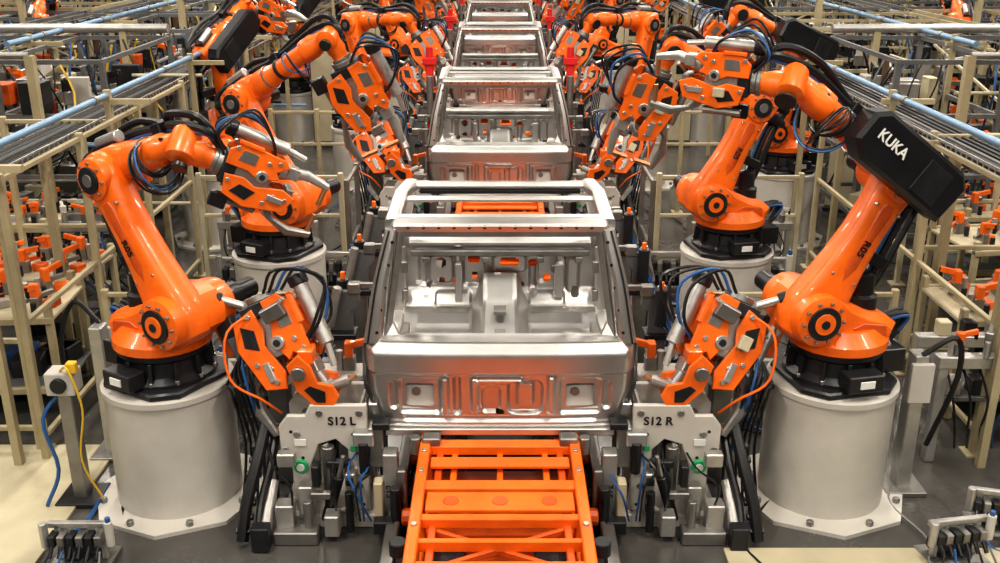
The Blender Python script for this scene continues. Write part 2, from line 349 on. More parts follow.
# ---------------------------------------------------------------- cab
def sst(a,b,x):
    t=max(0,min(1,(x-a)/(b-a)));return t*t*(3-2*t)
def rr(x,z,f):
    cx,cz,w,h,r=f;qx=abs(x-cx)-w/2+r;qz=abs(z-cz)-h/2+r
    return math.hypot(max(qx,0),max(qz,0))+min(max(qx,qz),0)-r
def cab():
    b=B()
    feats=[((-.54,.965,.27,.26,.03),.030),((.54,.965,.27,.26,.03),.030),((-.37,.97,.045,.28,.02),-.034),((-.29,.97,.04,.28,.018),.032),
           ((-.17,.98,.045,.26,.02),-.034),((0.0,1.085,.30,.04,.018),-.030),((-.06,.94,.12,.18,.03),.03),((.17,.96,.23,.24,.05),.034),((.17,.98,.11,.18,.03),-.042),
           ((.345,.98,.045,.28,.02),-.034),((-.72,.97,.05,.2,.022),.024),((.72,.97,.05,.2,.022),.024),((0,.80,1.3,.03,.014),.016)]
    holes=[(-.54,.965,.19,.165,.02),(.54,.965,.19,.165,.02),(-.0,.85,.06,.03,.014)]
    def hw(z):return .845+.075*sst(.72,1.05,z)-.05*sst(1.30,1.38,z)
    def pos(a,c):
        u=a*2-1;z=.72+c*.64;x=u*hw(z)
        y=-.03*(1-abs(u)**3)+.14*max(0,(abs(u)-.90)/.10)**2+.05*sst(1.24,1.36,z)**2+.04*(1-sst(.72,.78,z))+.04*(1-sst(1.12,1.155,z))*sst(.72,.8,z)
        for f,d in feats:
            y+=d*(1-sst(-.012,.012,rr(x,z,f)))
        return V((x,y,z))
    b.grid(240,96,pos,'steel',lambda a,c:any(rr(pos(a,c).x,pos(a,c).z,h)<0 for h in holes))
    def ledge(a,c):
        p=pos(a,1);return V((p.x*(1-.03*c),p.y+.13*c,1.36+.018*math.sin(c*2.6)))
    b.grid(120,8,ledge,'steel')
    def inner(a,c):
        p=pos(a,1);return V((p.x*.965,p.y+.13,1.36-c*.6))
    b.grid(30,4,inner,'steel_dull')
    for x in(-.54,.54):b.box((x,.10,.965),(.26,.01,.24),'white',(-25,0,0));b.cyl((x-.03,.07,.97),(x-.03,.09,.97),.03,'steel_dull',n=12)  # tilted white plates behind the holes, added to make the openings look bright
    b.box((0,.02,.715),(1.64,.10,.05),'steel')
    for sg in(-1,1):
        def side(a,c,sg=sg):
            z=.74+c*.62;x=(hw(z)-.0)*sg
            return V((x+sg*.012*math.sin(c*3),.11+a*.33,z))
        b.grid(6,12,side,'steel')
        P0=V((sg*.85,.16,1.34));P1=V((sg*.79,.20,1.75));P2=V((sg*.71,.27,2.08))
        b.loft([(P0,V((.065,0,0)),V((0,.12,0))),(P1,V((.05,0,0)),V((0,.10,0))),(P2,V((.045,0,0)),V((0,.08,0)))],'steel',14,4)
        b.beam(P0+V((-sg*.09,-.05,0)),P2+V((-sg*.06,-.05,-.02)),.02,.05,'steel_dull')
        b.tube([P0+V((sg*.03,-.125,0)),P1+V((sg*.02,-.11,0)),P2+V((sg*.015,-.09,0))],.007,'cast',5)
        for t in(.1,.3,.5,.7,.9):
            c=P0.lerp(P2,t)+V((-sg*.02,-.118+.03*t,0));b.cyl(c,c+V((0,-.008,0)),.012,'cast',n=8)
        b.loft([(V((sg*.78,.12,1.36)),V((.12,0,0)),V((0,.03,0))),(V((sg*.77,.17,1.46)),V((.05,0,0)),V((0,.03,0)))],'steel',10,4)
        b.beam((sg*.86,.42,.78),(sg*.74,.46,2.05),.06,.14,'steel',up=(0,1,0))
        b.beam((sg*.80,.42,1.0),(sg*.70,.46,1.9),.02,.09,'steel_dull',up=(0,1,0))
        b.loft([(V((sg*.71,.24,2.10)),V((.05,0,0)),V((0,0,.045))),(V((sg*.70,.8,2.15)),V((.05,0,0)),V((0,0,.045))),(V((sg*.67,1.28,2.11)),V((.05,0,0)),V((0,0,.045)))],'steel',12,4)
        b.loft([(V((sg*.67,1.26,2.12)),V((.05,0,0)),V((0,.05,.02))),(V((sg*.76,1.7,1.75)),V((.05,0,0)),V((0,.05,.03))),(V((sg*.83,2.05,1.38)),V((.06,0,0)),V((0,.07,.03)))],'steel',12,4)
        b.beam((sg*.86,1.95,.76),(sg*.84,1.98,1.42),.10,.22,'steel',up=(0,1,0))
        b.beam((sg*.86,.1,.80),(sg*.86,2.1,.80),.10,.13,'steel')
        for z in(1.0,1.25):b.box((sg*.80,1.86,z),(.05,.06,.1),'steel_dull')
        b.box((sg*.55,.62,.83),(.30,.30,.06),'steel_dull');b.box((sg*.76,1.2,.88),(.06,.5,.08),'steel_dull')
    b.box((0,.24,2.10),(1.42,.09,.075),'steel',(20,0,0),.015);b.box((0,.215,2.055),(1.34,.02,.05),'steel_dull',None)
    for x in range(-6,7):b.cyl((x*.1,.192,2.10),(x*.1,.2,2.1),.014,'cast',n=8)
    b.box((0,1.27,2.10),(1.36,.12,.06),'steel',(-25,0,0),.015);b.box((0,1.23,2.07),(1.2,.05,.03),'cast')
    b.box((0,.75,2.14),(1.36,.09,.025),'steel',None,.008)
    b.box((0,.32,2.135),(1.36,.07,.02),'steel')
    ff=[((-.5,1.2,.2,.25,.05),.04),((-.22,1.18,.18,.28,.04),-.035),((.08,1.25,.28,.16,.05),.045),((.42,1.2,.2,.26,.05),-.035),((.62,1.15,.1,.3,.04),.04),((0,1.0,.36,.14,.05),-.03),((-.4,.95,.3,.1,.03),.03),((.4,.95,.3,.1,.03),.03),((0,1.38,1.4,.03,.012),-.02),((-.66,1.2,.06,.3,.02),-.03),((-.36,1.22,.05,.3,.02),.04),((.28,1.12,.05,.3,.02),-.04)]
    fh=[(-.5,1.26,.09,.09,.044),(.08,1.27,.16,.08,.03),(.28,1.24,.08,.08,.039),(-.22,1.27,.10,.07,.02),(.52,1.26,.07,.10,.02),(-.6,1.05,.06,.06,.029),(-.1,1.12,.06,.06,.029),(.40,1.1,.07,.07,.034),(-.38,1.08,.05,.05,.024),(.64,1.0,.06,.09,.02),(.1,1.13,.05,.05,.024),(-.5,1.1,.07,.05,.024),(.18,1.05,.05,.05,.024),(-.22,1.12,.05,.07,.02),(.52,1.12,.05,.05,.024)]
    def fw(a,c):
        x=-.80+1.6*a;z=.86+.56*c;y=1.98-.12*(1-sst(.86,1.05,z))
        for f,d in ff:y-=d*(1-sst(-.015,.015,rr(x,z,f)))
        return V((x,y,z))
    b.grid(140,54,fw,'steel',lambda a,c:any(rr(-.8+1.6*a,.86+.56*c,h)<0 for h in fh))
    b.box((0,2.04,1.42),(1.66,.18,.06),'steel',None,.02);b.box((0,1.93,1.35),(1.5,.05,.05),'steel_dull')
    b.box((-.35,1.90,1.1),(.06,.08,.35),'steel');b.box((.5,1.90,1.12),(.08,.08,.3),'steel')
    for x in(-.62,-.12,.34,.66):b.box((x,1.90,1.30),(.06,.05,.05),'steel_dull')
    b.box((-.02,1.86,1.18),(.05,.01,.035),'label');b.box((-.68,1.84,1.12),(.05,.01,.035),'label');b.cyl((.46,1.88,1.22),(.46,1.93,1.22),.035,'steel_dull',n=12)
    for x,z in((-.5,1.26),(.08,1.27),(.28,1.24),(-.22,1.27)):b.box((x,2.16,z),(.12,.02,.1),'orange_dark')
    def fl(a,c):
        x=-.82+1.64*a;y=.08+1.80*c
        w=.17+.06*c;hh=.10+.20*c
        z=.77+hh*(1-sst(w*.55,w*1.15,abs(x)))
        z+=.12*sst(1.55,1.88,y)
        z+=.014*(1 if (int((y-.1)/.14)%2 and .25<abs(x)<.72) else 0)
        return V((x,y,z))
    b.grid(70,80,fl,'steel')
    b.box((-.5,1.0,.83),(.6,.12,.1),'steel');b.box((.5,1.0,.83),(.6,.12,.1),'steel')
    for x in(-.65,-.35,.35,.65):b.cyl((x,1.0,.88),(x,1.0,.90),.03,'cast',n=12);b.box((x,1.4,.80),(.08,.08,.04),'steel_dull')
    b.box((0,1.35,1.06),(.10,.14,.03),'steel_dull');b.box((0,1.0,1.01),(.08,.1,.03),'steel_dull')
    b.box((0,.5,.80),(1.5,.08,.08),'steel')
    for x in(-.5,.5):b.beam((x,.1,.70),(x,2.0,.70),.1,.10,'steel_dull')
    for x in(-.75,-.3,.3,.75):b.box((x,.10,1.32),(.05,.04,.04),'cast')
    return b.done('truck_cab_body',(0,0,0),.5)
Y0=6.06;PITCH=6.1
cb=cab();cb.location=(0,Y0,0)
for i in range(1,7):dup(cb,(0,Y0+PITCH*i,0))
# ---------------------------------------------------------------- orange skid carrier
def skid():
    b=B()
    for x in(-.5,.5):
        b.beam((x,-2.0,.64),(x,2.4,.64),.07,.11,'orange');b.beam((x*1.02,-2.0,.30),(x*1.02,2.4,.30),.08,.08,'orange')
        for y in(-1.9,-1.45,-.7,0,.8,1.6,2.3):b.beam((x,y,.28),(x,y,.62),.07,.07,'orange')
        b.beam((x,-1.42,.30),(x,-.72,.60),.04,.04,'orange_dark');b.beam((x,-.68,.60),(x,-.02,.3),.04,.04,'orange_dark')
        b.cyl((x*1.16,-1.25,.60),(x*1.16,-1.25,.69),.05,'cast',n=16);b.cyl((x*1.14,-.1,.60),(x*1.14,-.1,.72),.04,'steel_dull',n=12)
        b.beam((x*.80,-1.9,.60),(x*.80,2.3,.60),.045,.06,'orange_dark')
        for y in(-1.6,-1.1,-.5,-.25):b.cyl((x,y,.69),(x,y,.71),.018,'steel',n=8)
    for y,w in((-1.9,.12),(-1.45,.07),(-1.22,.04),(-.98,.06),(-.62,.10),(-.1,.10),(.8,.1),(1.6,.1),(2.3,.12)):
        b.beam((-.5,y,.64),(.5,y,.64),w,.07,'orange');b.beam((-.5,y,.30),(.5,y,.30),w*.8,.06,'orange')
    b.box((0,-.80,.655),(.90,.20,.02),'orange');b.box((0,-.34,.66),(.9,.12,.02),'orange')
    b.box((0,-.55,.27),(.94,1.5,.015),'orange_dark')
    for x in(-.3,0,.3):b.cyl((x,-.8,.66),(x,-.8,.67),.05,'orange_dark',n=14);b.beam((x,-.64,.60),(x,-.1,.60),.04,.04,'orange')
    b.beam((-.42,-1.42,.60),(.42,-1.0,.60),.03,.04,'orange_dark');b.beam((.42,-1.42,.59),(-.42,-1.0,.59),.03,.04,'orange_dark')
    b.beam((-.46,-1.85,.60),(.46,-1.5,.34),.04,.04,'orange_dark')
    for x in(-.3,.3):b.box((x,-1.15,.44),(.2,.3,.16),'cast')
    for x in(-.46,.46):
        for y in(-.1,.8,1.6):b.box((x,y,.70),(.12,.1,.06),'steel_dull')
    return b.done('assembly_skid')
sk=skid();sk.location=(0,Y0,0)
for i in range(1,7):dup(sk,(0,Y0+PITCH*i,0))
b=B()
for x in(-.72,-.3,.3,.72):b.beam((x,2.5,.10),(x,46,.10),.09,.16,'steel_dull' if abs(x)>.5 else 'cast')
y=3.0
while y<45:
    b.box((0,y,.08),(1.4,.10,.12),'cast',bev=0)
    b.cyl((-.66,y+.4,.2),(-.52,y+.4,.2),.06,'orange_dark',n=10);b.cyl((.52,y+.4,.2),(.66,y+.4,.2),.06,'orange_dark',n=10)
    y+=.8
b.done('roller_conveyor')
# ---------------------------------------------------------------- side clamping fixture
def clamp(b,p,ang=0,k=1,arm='orange'):
    p=V(p);R=Euler((0,0,math.radians(ang))).to_matrix()
    def T(x,y,z):return p+R@V((x,y,z))*k
    b.box(T(0,0,.06),(.09*k,.07*k,.12*k),'steel_dull',(0,0,ang));b.box(T(0,0,.17),(.06*k,.08*k,.12*k),arm,(0,0,ang))
    b.beam(T(0,0,.2),T(.16,0,.24),.04*k,.05*k,arm);b.cyl(T(.15,0,.25),T(.15,0,.16),.018*k,'black',n=8)
    b.cyl(T(-.07,0,.0),T(-.07,0,.16),.028*k,'alu',n=10)
def fixture(sg,label):
    b=B();random.seed(11)
    M0=lambda y:basis(V((1,0,0)),Z,V((0,-1,0)),V((0,y,0)))
    poly=[(.90,.92),(1.28,.92),(1.32,.84),(1.44,.84),(1.50,.76),(1.50,.52),(1.43,.46),(1.43,.10),(1.30,.10),(1.30,.46),(1.24,.62),(1.12,.66),(1.04,.58),(1.04,.10),(.90,.10)]
    for y in(0,.34):b.prism([(x*sg,z) for x,z in poly],.04,M0(y),'white',.008)
    for x,z in((.95,.86),(1.22,.86),(1.46,.58),(.97,.3),(1.37,.3),(1.38,.7)):b.cyl((x*sg,-.03,z),(x*sg,.38,z),.025,'steel_dull',n=10)
    for x,z in((.94,.7),(1.0,.7),(.94,.5),(1.35,.52),(1.42,.72),(.95,.15),(1.35,.15)):b.cyl((x*sg,-.024,z),(x*sg,-.018,z),.012,'cast',n=8)
    b.text(label,basis(V((1,0,0)),Z,V((0,-1,0)),V((1.07*sg,-.024,.80))),.085,'black')
    b.cyl((1.365*sg,-.05,.46),(1.365*sg,-.02,.46),.05,'green',n=18);b.cyl((1.365*sg,-.056,.46),(1.365*sg,-.049,.46),.028,'label',n=12)
    b.box((.97*sg,-.026,.42),(.07,.006,.05),'label');b.box((1.36*sg,-.026,.64),(.08,.006,.05),'label');b.box((1.0*sg,-.03,.60),(.04,.02,.04),'green')
    b.box((1.17*sg,.17,.05),(.7,.5,.10),'white')
    b.box((1.18*sg,.15,.45),(.12,.16,.36),'black');b.cyl((1.18*sg,.0,.15),(1.18*sg,.0,.6),.045,'steel_dull',n=14)
    b.cyl((1.2*sg,-.10,.08),(1.1*sg,-.10,.42),.04,'black',n=12);b.cyl((1.1*sg,-.1,.42),(1.06*sg,-.1,.58),.016,'steel',n=8)
    b.box((1.33*sg,-.08,.22),(.10,.10,.26),'alu');b.box((1.02*sg,-.08,.28),(.07,.09,.34),'alu');b.box((1.44*sg,-.12,.57),(.12,.08,.10),'alu')
    b.box((1.22*sg,-.14,.3),(.14,.05,.05),'steel_dull');b.box((1.14*sg,-.2,.12),(.1,.12,.16),'alu');b.cyl((1.3*sg,-.22,.05),(1.3*sg,-.22,.3),.03,'steel_dull',n=10);b.box((1.46*sg,-.18,.16),(.12,.12,.22),'alu')
    b.box((1.10*sg,-.06,.50),(.16,.06,.05),'cast');b.box((1.25*sg,-.10,.44),(.05,.1,.16),'cast');b.cyl((1.02*sg,-.2,.05),(1.02*sg,-.2,.36),.028,'black',n=10);b.box((1.38*sg,-.24,.05),(.3,.12,.1),'steel_dull')
    for z in(.2,.3,.4):b.box((1.02*sg,-.14,z),(.05,.03,.05),'black')
    b.box((.84*sg,.0,.62),(.10,.14,.30),'steel_dull');b.box((.80*sg,-.04,.79),(.12,.10,.05),'cast')
    b.box((.92*sg,-.06,.70),(.14,.10,.10),'alu');b.cyl((.92*sg,-.1,.45),(.92*sg,-.1,.68),.035,'black',n=12)
    b.box((.74*sg,-.1,.34),(.10,.12,.56),'alu');b.box((.66*sg,-.16,.30),(.06,.08,.44),'steel_dull');b.box((.82*sg,-.18,.24),(.06,.1,.40),'cream')
    b.box((.80*sg,.02,.58),(.05,.1,.40),'cast')
    b.cyl((.70*sg,-.24,.06),(.70*sg,-.24,.42),.04,'cast',n=12);b.box((.78*sg,-.26,.14),(.14,.1,.1),'black')
    b.text('S12',basis(V((0,0,1)),V((-1,0,0)),V((0,-1,0)),V((.745*sg,-.162,.34))),.07,'black')
    for i in range(5):
        x=random.uniform(.85,1.45)*sg
        b.tube([(x,-.15,.10),(x+random.uniform(-.1,.1),-.25,.3+random.random()*.2),(x+random.uniform(-.15,.15),-.12,.5),(x+random.uniform(-.2,.2),.1,.62)],.008,random.choice(['rubber','rubber','black','bluedark']),5)
    b.tube([(1.74*sg,-.3,.04),(1.72*sg,-.2,.25),(1.66*sg,-.05,.5),(1.62*sg,.15,.72)],.042,'rubber',10)
    b.tube([(1.62*sg,-.34,.04),(1.62*sg,-.2,.25),(1.58*sg,-.02,.45),(1.56*sg,.2,.66)],.03,'black',10)
    for t in range(7):
        b.box((1.735*sg-.013*t*sg,-.27+.05*t,.10+.08*t),(.10,.04,.04),'cast',(30,0,0))
    b.cyl((1.58*sg,-.3,.12),(1.56*sg,-.05,.36),.04,'alu',n=12);b.box((1.6*sg,-.34,.1),(.12,.1,.18),'cast')
    b.box((1.25*sg,.62,.86),(.50,.22,.06),'white');clamp(b,(1.10*sg,.62,.88),180 if sg>0 else 0,1);clamp(b,(1.42*sg,.6,.88),90,1)
    b.box((1.62*sg,.60,.50),(.14,.18,1.0),'steel_dull');b.box((1.62*sg,.58,1.02),(.30,.22,.08),'cast')
    d=V((.40*sg*-1,-.30,-.80));F=V((1.66*sg,.38,1.56))
    gun(b,F,d,V((-.9*sg,0,.45)),1.0)
    My=lambda y:basis(V((sg*1.0,0,0)),Z,V((0,-sg*1.0,0)),V((0,y,0)))
    yo=[(1.12,.90),(1.24,.90),(1.36,1.02),(1.42,1.20),(1.34,1.28),(1.26,1.20),(1.22,1.08),(1.12,1.06),(1.08,.98)]
    for y in(.0,.20):b.prism(yo,.03,My(y),'orange',.005)
    b.prism([(1.17,.94),(1.23,.94),(1.31,1.03),(1.27,1.06),(1.17,1.02)],.006,My(-.018),'cast',.001)
    b.box((1.20*sg,.11,.98),(.12,.16,.10),'alu');b.cyl((1.34*sg,-.04,1.15),(1.34*sg,.24,1.15),.05,'steel_dull',n=14);b.box((1.30*sg,.11,1.24),(.10,.14,.10),'orange')
    b.cyl((1.16*sg,.1,1.0),(1.02*sg,.1,1.06),.035,'alu',n=10);b.cyl((1.02*sg,.1,1.06),(.98*sg,.1,1.08),.016,'copper',n=8)
    b.box((1.46*sg,.24,1.44),(.10,.12,.26),'orange',(0,30*sg,0));b.box((1.52*sg,.16,1.52),(.16,.06,.10),'steel_dull',(0,30*sg,0))
    b.box((1.88*sg,.34,1.28),(.10,.14,.28),'orange_dark',(0,20*sg,0));b.cyl((1.70*sg,.3,1.12),(1.92*sg,.3,1.34),.04,'alu',n=12)
    b.beam((1.62*sg,.60,1.0),(1.62*sg,.50,1.5),.12,.12,'grey')
    b.cyl((1.62*sg,.36,1.44),(1.98*sg,.3,1.58),.03,'steel',n=12);b.cyl((1.60*sg,.36,1.43),(1.76*sg,.33,1.49),.065,'grey',n=14);b.cyl((1.9*sg,.31,1.55),(2.02*sg,.3,1.595),.05,'cast',n=12)
    b.box((1.76*sg,.30,1.22),(.16,.14,.22),'grey',(0,20*sg,0));b.cyl((1.5*sg,.28,1.3),(1.78*sg,.28,1.16),.045,'alu',n=12)
    b.tube([(1.6*sg,.3,1.5),(1.82*sg,.1,1.4),(1.80*sg,0,1.1),(1.6*sg,0,.95),(1.5*sg,.1,.8)],.009,'orange',6)
    for i in range(6):
        b.tube([(1.60*sg,.4,1.45),((1.72+.03*i)*sg,.2,1.25-.05*i),((1.68+.03*i)*sg,.1,.95),((1.6+.04*i)*sg,.2,.5),((1.6+.05*i)*sg,.2,.05)],.011,['rubber','bluedark','rubber','black','rubber','black'][i],5)
    return b.done('body_clamping_fixture')
fxL=fixture(-1,'S12 L');fxR=fixture(1,'S12 R')
fxL.location=(0,6.05,0);fxR.location=(0,6.05,0)
for i in range(1,6):
    dup(fxL,(0,6.05+PITCH*i,0));dup(fxR,(0,6.05+PITCH*i,0))
def tower(seed):
    b=B();r=random.Random(seed)
    b.box((0,0,.04),(.4,.34,.08),'cast');b.box((0,0,.45),(.12,.14,.82),'steel_dull');b.box((0,0,.88),(.22,.18,.05),'cast')
    b.cyl((.13,-.06,.1),(.13,-.06,.7),.045,'black',n=14);b.cyl((.13,-.06,.7),(.1,-.06,.95),.018,'steel',n=8)
    b.prism([(-.08,.0),(.1,.0),(.1,.16),(.0,.34),(-.14,.34),(-.14,.24),(-.08,.18)],.05,basis(V((1,0,0)),Z,V((0,-1,0)),V((0,-.03,.90))),'grey',.006)
    b.box((-.10,-.03,1.26),(.10,.08,.09),'steel_dull');b.cyl((.1,.02,.95),(.02,.02,1.28),.035,'alu',n=12)
    b.beam((-.12,-.03,1.28),(-.28,-.03,1.28),.035,.045,'steel_dull');b.cyl((-.28,-.03,1.3),(-.28,-.03,1.2),.016,'black',n=8)
    b.box((.12,.1,.6),(.1,.1,.2),'grey');b.cyl((.0,-.12,1.0),(.0,-.12,1.30),.05,'cast',n=14);b.cyl((.0,-.12,1.30),(.0,-.12,1.36),.02,'orange',n=10)
    for i in range(6):
        b.tube([(.1,.05,.1),(.2+r.random()*.1,-.1,.4),(.15,-.15-r.random()*.1,.8),(0,-.1,1.0+r.random()*.2)],.009,r.choice(['rubber','bluedark','black']),5)
    return b.done('side_clamp_tower')
tw=tower(3)
first=True
for c in range(6):
    for dy in(1.3,2.3,3.4):
        y=Y0+PITCH*c+dy
        if first:tw.location=(1.25,y,0);first=False
        else:dup(tw,(1.25,y,0))
        dup(tw,(-1.25,y,0),180)
b=B()
for x in(-1.02,1.02):
    b.box((x,0,1.0),(.1,.1,2.0),'red');b.box((x,0,2.05),(.2,.14,.1),'red');b.cyl((x,-.1,1.2),(x,-.1,1.85),.05,'steel_dull',n=12);b.box((x,-.06,1.55),(.16,.1,.12),'black');b.cyl((x,0,2.1),(x,0,2.25),.05,'red',n=12)
o=b.done('red_gauge_post');o.location=(0,14.7,0)
for k in(17.2,21.1,27.2):dup(o,(0,k,0))
# ---------------------------------------------------------------- building
def surf(name,col1,col2,scale,rough=.5,bump=.1):
    m=mat(name,tuple((a+b_)/2 for a,b_ in zip(col1,col2)),0,rough,.35,scale,bump=bump);return name
surf('floor_concrete',(.055,.052,.048),(.09,.086,.08),1.2,.26)
surf('wall_paint',(.25,.26,.26),(.32,.32,.31),2,.6);surf('ceiling_paint',(.16,.155,.15),(.2,.2,.19),2,.6)
def room(name,c,sz,m):
    b=B();b.box(c,sz,m,bev=0);return b.done(name)
room('floor',(0,22,-.1),(44,72,.2),'floor_concrete');room('ceiling',(0,22,9.6),(44,72,.2),'ceiling_paint')
room('wall_left',(-22,22,4.75),(.2,72,9.5),'wall_paint');room('wall_right',(22,22,4.75),(.2,72,9.5),'wall_paint')
room('wall_back',(0,58,4.75),(44,.2,9.5),'wall_paint');room('wall_front',(0,-14,4.75),(44,.2,9.5),'wall_paint')
b=B()
for y in range(-10,58,6):
    b.beam((-21.8,y,9.1),(21.8,y,9.1),.3,.5,'grey')
b.done('roof_beams')
b=B()
for x in(-12,-6,-1.6,1.6,6,12):
    for y in range(-8,56,5):b.box((x,y,8.2),(.3,3.2,.08),'lamp',bev=0);b.box((x,y,8.27),(.45,3.4,.05),'white',bev=0)
b.done('fluorescent_light_rows')
for x in(-9,-3,3,9):
    for y in(-4,4,12,20,30,42):
        l=bpy.data.lights.new('ceiling_lamp','AREA');l.shape='RECTANGLE';l.size=.5;l.size_y=2;l.energy=325;l.color=(1,.925,.82)
        o=bpy.data.objects.new('ceiling_lamp',l);o.location=(x,y,8.0);sc.collection.objects.link(o)
b=B()
b.box((-4.0,5.4,.012),(1.9,3.4,.024),'cream');b.done('floor_plate')
b=B();b.box((3.4,5.15,.012),(3.8,1.1,.024),'cream');b.box((4.7,6.7,.012),(.8,2.0,.024),'cream');b.done('floor_plate')
# ---------------------------------------------------------------- cable trays / pipes
def tray(x,z,y0,y1,w=.5):
    b=B()
    for s in(-1,1):
        b.beam((x+s*w/2,y0,z),(x+s*w/2,y1,z),.012,.012,'alu',bev=0);b.beam((x+s*w/2,y0,z-.08),(x+s*w/2,y1,z-.08),.012,.012,'alu',bev=0)
    for i in range(1,5):b.beam((x-w/2+i*w/5,y0,z-.08),(x-w/2+i*w/5,y1,z-.08),.008,.008,'alu',bev=0)
    y=y0
    while y<y1:
        b.beam((x-w/2,y,z-.08),(x+w/2,y,z-.08),.01,.01,'alu',bev=0)
        for s in(-1,1):b.beam((x+s*w/2,y,z),(x+s*w/2,y,z-.08),.01,.01,'alu',bev=0)
        y+=.1 if y<14 else .4
    for i in range(6):
        xx=x-w/2+.06+i*w/7;b.tube([(xx,y0,z-.06),(xx+.03,(y0*2+y1)/3,z-.06),(xx-.03,(y0+y1*2)/3,z-.06),(xx,y1,z-.06)],.02,['rubber','black','grey','rubber','cast','black'][i],5)
    y=y0+.5
    while y<y1:
        b.beam((x,y,0),(x,y,z-.11),.07,.07,'beige',bev=0);b.beam((x-w/2,y,z-.11),(x+w/2,y,z-.11),.05,.05,'steel_dull',bev=0);y+=3
    return b.done('cable_tray')
tray(4.05,2.2,5.2,40);tray(-4.05,2.2,5.2,40);tray(6.9,2.5,11,40);tray(-6.9,2.5,11,40)
def pipes(x,z,y0,y1,r,m,n=1,name='compressed_air_pipe'):
    b=B()
    for i in range(n):
        b.cyl((x+i*.16,y0,z),(x+i*.16,y1,z),r,m,n=12,bev=0)
        y=y0+1
        while y<y1:b.cyl((x+i*.16,y-.04,z),(x+i*.16,y+.04,z),r*1.35,'steel_dull',n=12,bev=0);y+=2
    y=y0+.6
    while y<y1:b.beam((x,y,0),(x,y,z+.05),.06,.06,'beige',bev=0);b.beam((x-.1,y,z-r-.03),(x+.4,y,z-r-.03),.05,.05,'beige',bev=0);y+=2.7
    return b.done(name)
pipes(3.72,2.42,6.2,34,.03,'blue');pipes(-3.72,2.42,6.2,34,.03,'blue');pipes(5.6,2.6,12,40,.035,'blue',1);pipes(-5.8,2.6,12,40,.035,'blue',1);pipes(9.6,2.7,12,40,.04,'alu',2);pipes(-9.6,2.7,12,40,.04,'alu',2)
b=B()
for y,z,r,m in((10.8,2.62,.04,'steel_dull'),(13.6,2.62,.06,'alu'),(16.2,2.85,.06,'alu'),(21,3.0,.08,'steel_dull'),(26,3.1,.1,'beige')):
    for sg in(-1,1):
        b.cyl((sg*(4.4 if y>11 else 5),y,z),(sg*14,y,z),r,m,n=12,bev=0)
        for x in(5,7.5,10,12.5):b.beam((sg*x,y,0),(sg*x,y,z),.09,.09,'beige',bev=0)
b.done('overhead_duct')
# ---------------------------------------------------------------- fences, racks, cabinets, structures
def fence(x0,y0,x1,y1,h=2.2,m='beige',step=1.3,hs=None,name='safety_fence'):
    b=B();p=V((x0,y0,0));q=V((x1,y1,0));L=(q-p).length;n=max(1,round(L/step));d=(q-p)/n
    for i in range(n+1):
        c=p+d*i;b.beam(c,c+Z*h,.06,.06,m);b.box(c+Z*.01,(.16,.16,.02),m)
    for z in(hs or (.2,h*.5,h-.05)):b.beam(p+Z*z,q+Z*z,.04,.04,m)
    return b.done(name)
fence(-3.55,6.9,-3.55,11.2,2.3);fence(3.75,7.0,3.75,11.5,2.2);fence(-6.4,7.05,-3.66,7.05,1.9);fence(3.9,8.9,7,8.9,2.2);fence(-7,9.6,-3.7,9.6,2.2)
fence(-4.4,14,-4.4,30);fence(4.4,14,4.4,30);fence(-6.5,11,-6.5,24,2.4);fence(6.5,11,6.5,24,2.4)
for sg in(-1,1):
    fence(sg*3.4,8.05,sg*1.75,8.05,1.0,'beige',.8,(.3,.65,.95),'guard_rail');fence(sg*3.4,11.0,sg*1.8,11.0,1.3,'cream',.8,(.3,.8,1.25),'guard_rail');fence(sg*1.75,11.1,sg*1.75,14.4,1.2,'steel_dull',.8,(.4,1.15),'guard_rail')
    fence(sg*3.2,13.9,sg*1.9,13.9,1.5,'beige',.7,(.5,1.0,1.45),'guard_rail');fence(sg*4.6,10.9,sg*9.5,10.9,1.8,'cream',.9,(.4,1.0,1.75),'guard_rail')
def rack(seed):
    b=B();r=random.Random(seed)
    for x in(-.75,.75):
        for y in(-.4,.4):b.beam((x,y,0),(x,y,1.0),.06,.06,'beige')
    for z in(.25,.88):
        b.box((0,0,z),(1.56,.86,.03),'cream' if z>.5 else 'grey')
        for y in(-.42,.42):b.beam((-.78,y,z),(.78,y,z),.05,.06,'beige')
    for i in range(4):
        for j in range(2):
            p=(-.58+i*.38+r.uniform(-.03,.03),-.2+j*.4,.895)
            clamp(b,p,r.choice([0,90,180,270,45]),1.0)
            b.box((p[0]+.1,p[1]+.08,.93),(.12,.1,.07),r.choice(['orange','orange_dark','alu']),(0,0,r.uniform(0,90)))
            b.beam((p[0]-.1,p[1],.97),(p[0]+.12,p[1]+.1,1.03),.04,.04,r.choice(['orange','steel_dull']))
            b.cyl((p[0]+.02,p[1]-.12,.9),(p[0]+.02,p[1]-.12,1.0),.025,'cast',n=8)
    for i in range(5):b.box((r.uniform(-.6,.6),r.uniform(-.25,.25),.34),(.25,.22,.16),r.choice(['bluedark','grey','cast','cast','cream']),(0,0,r.uniform(-20,20)))
    return b.done('parts_rack')
rk=[rack(i) for i in range(3)]
pl=[(-4.5,8.0,4),(-4.6,9.0,-5),(4.55,8.0,0),(5.4,9.9,8),(-6.4,8.4,80),(6.3,8.1,90),(-5.6,10.6,0),(5.9,11.0,0),(-6,15.5,90),(6,15,90)]
for i,(x,y,a) in enumerate(pl):
    if i<3:rk[i].location=(x,y,0);rk[i].rotation_euler=(0,0,math.radians(a))
    else:dup(rk[i%3],(x,y,0),a)
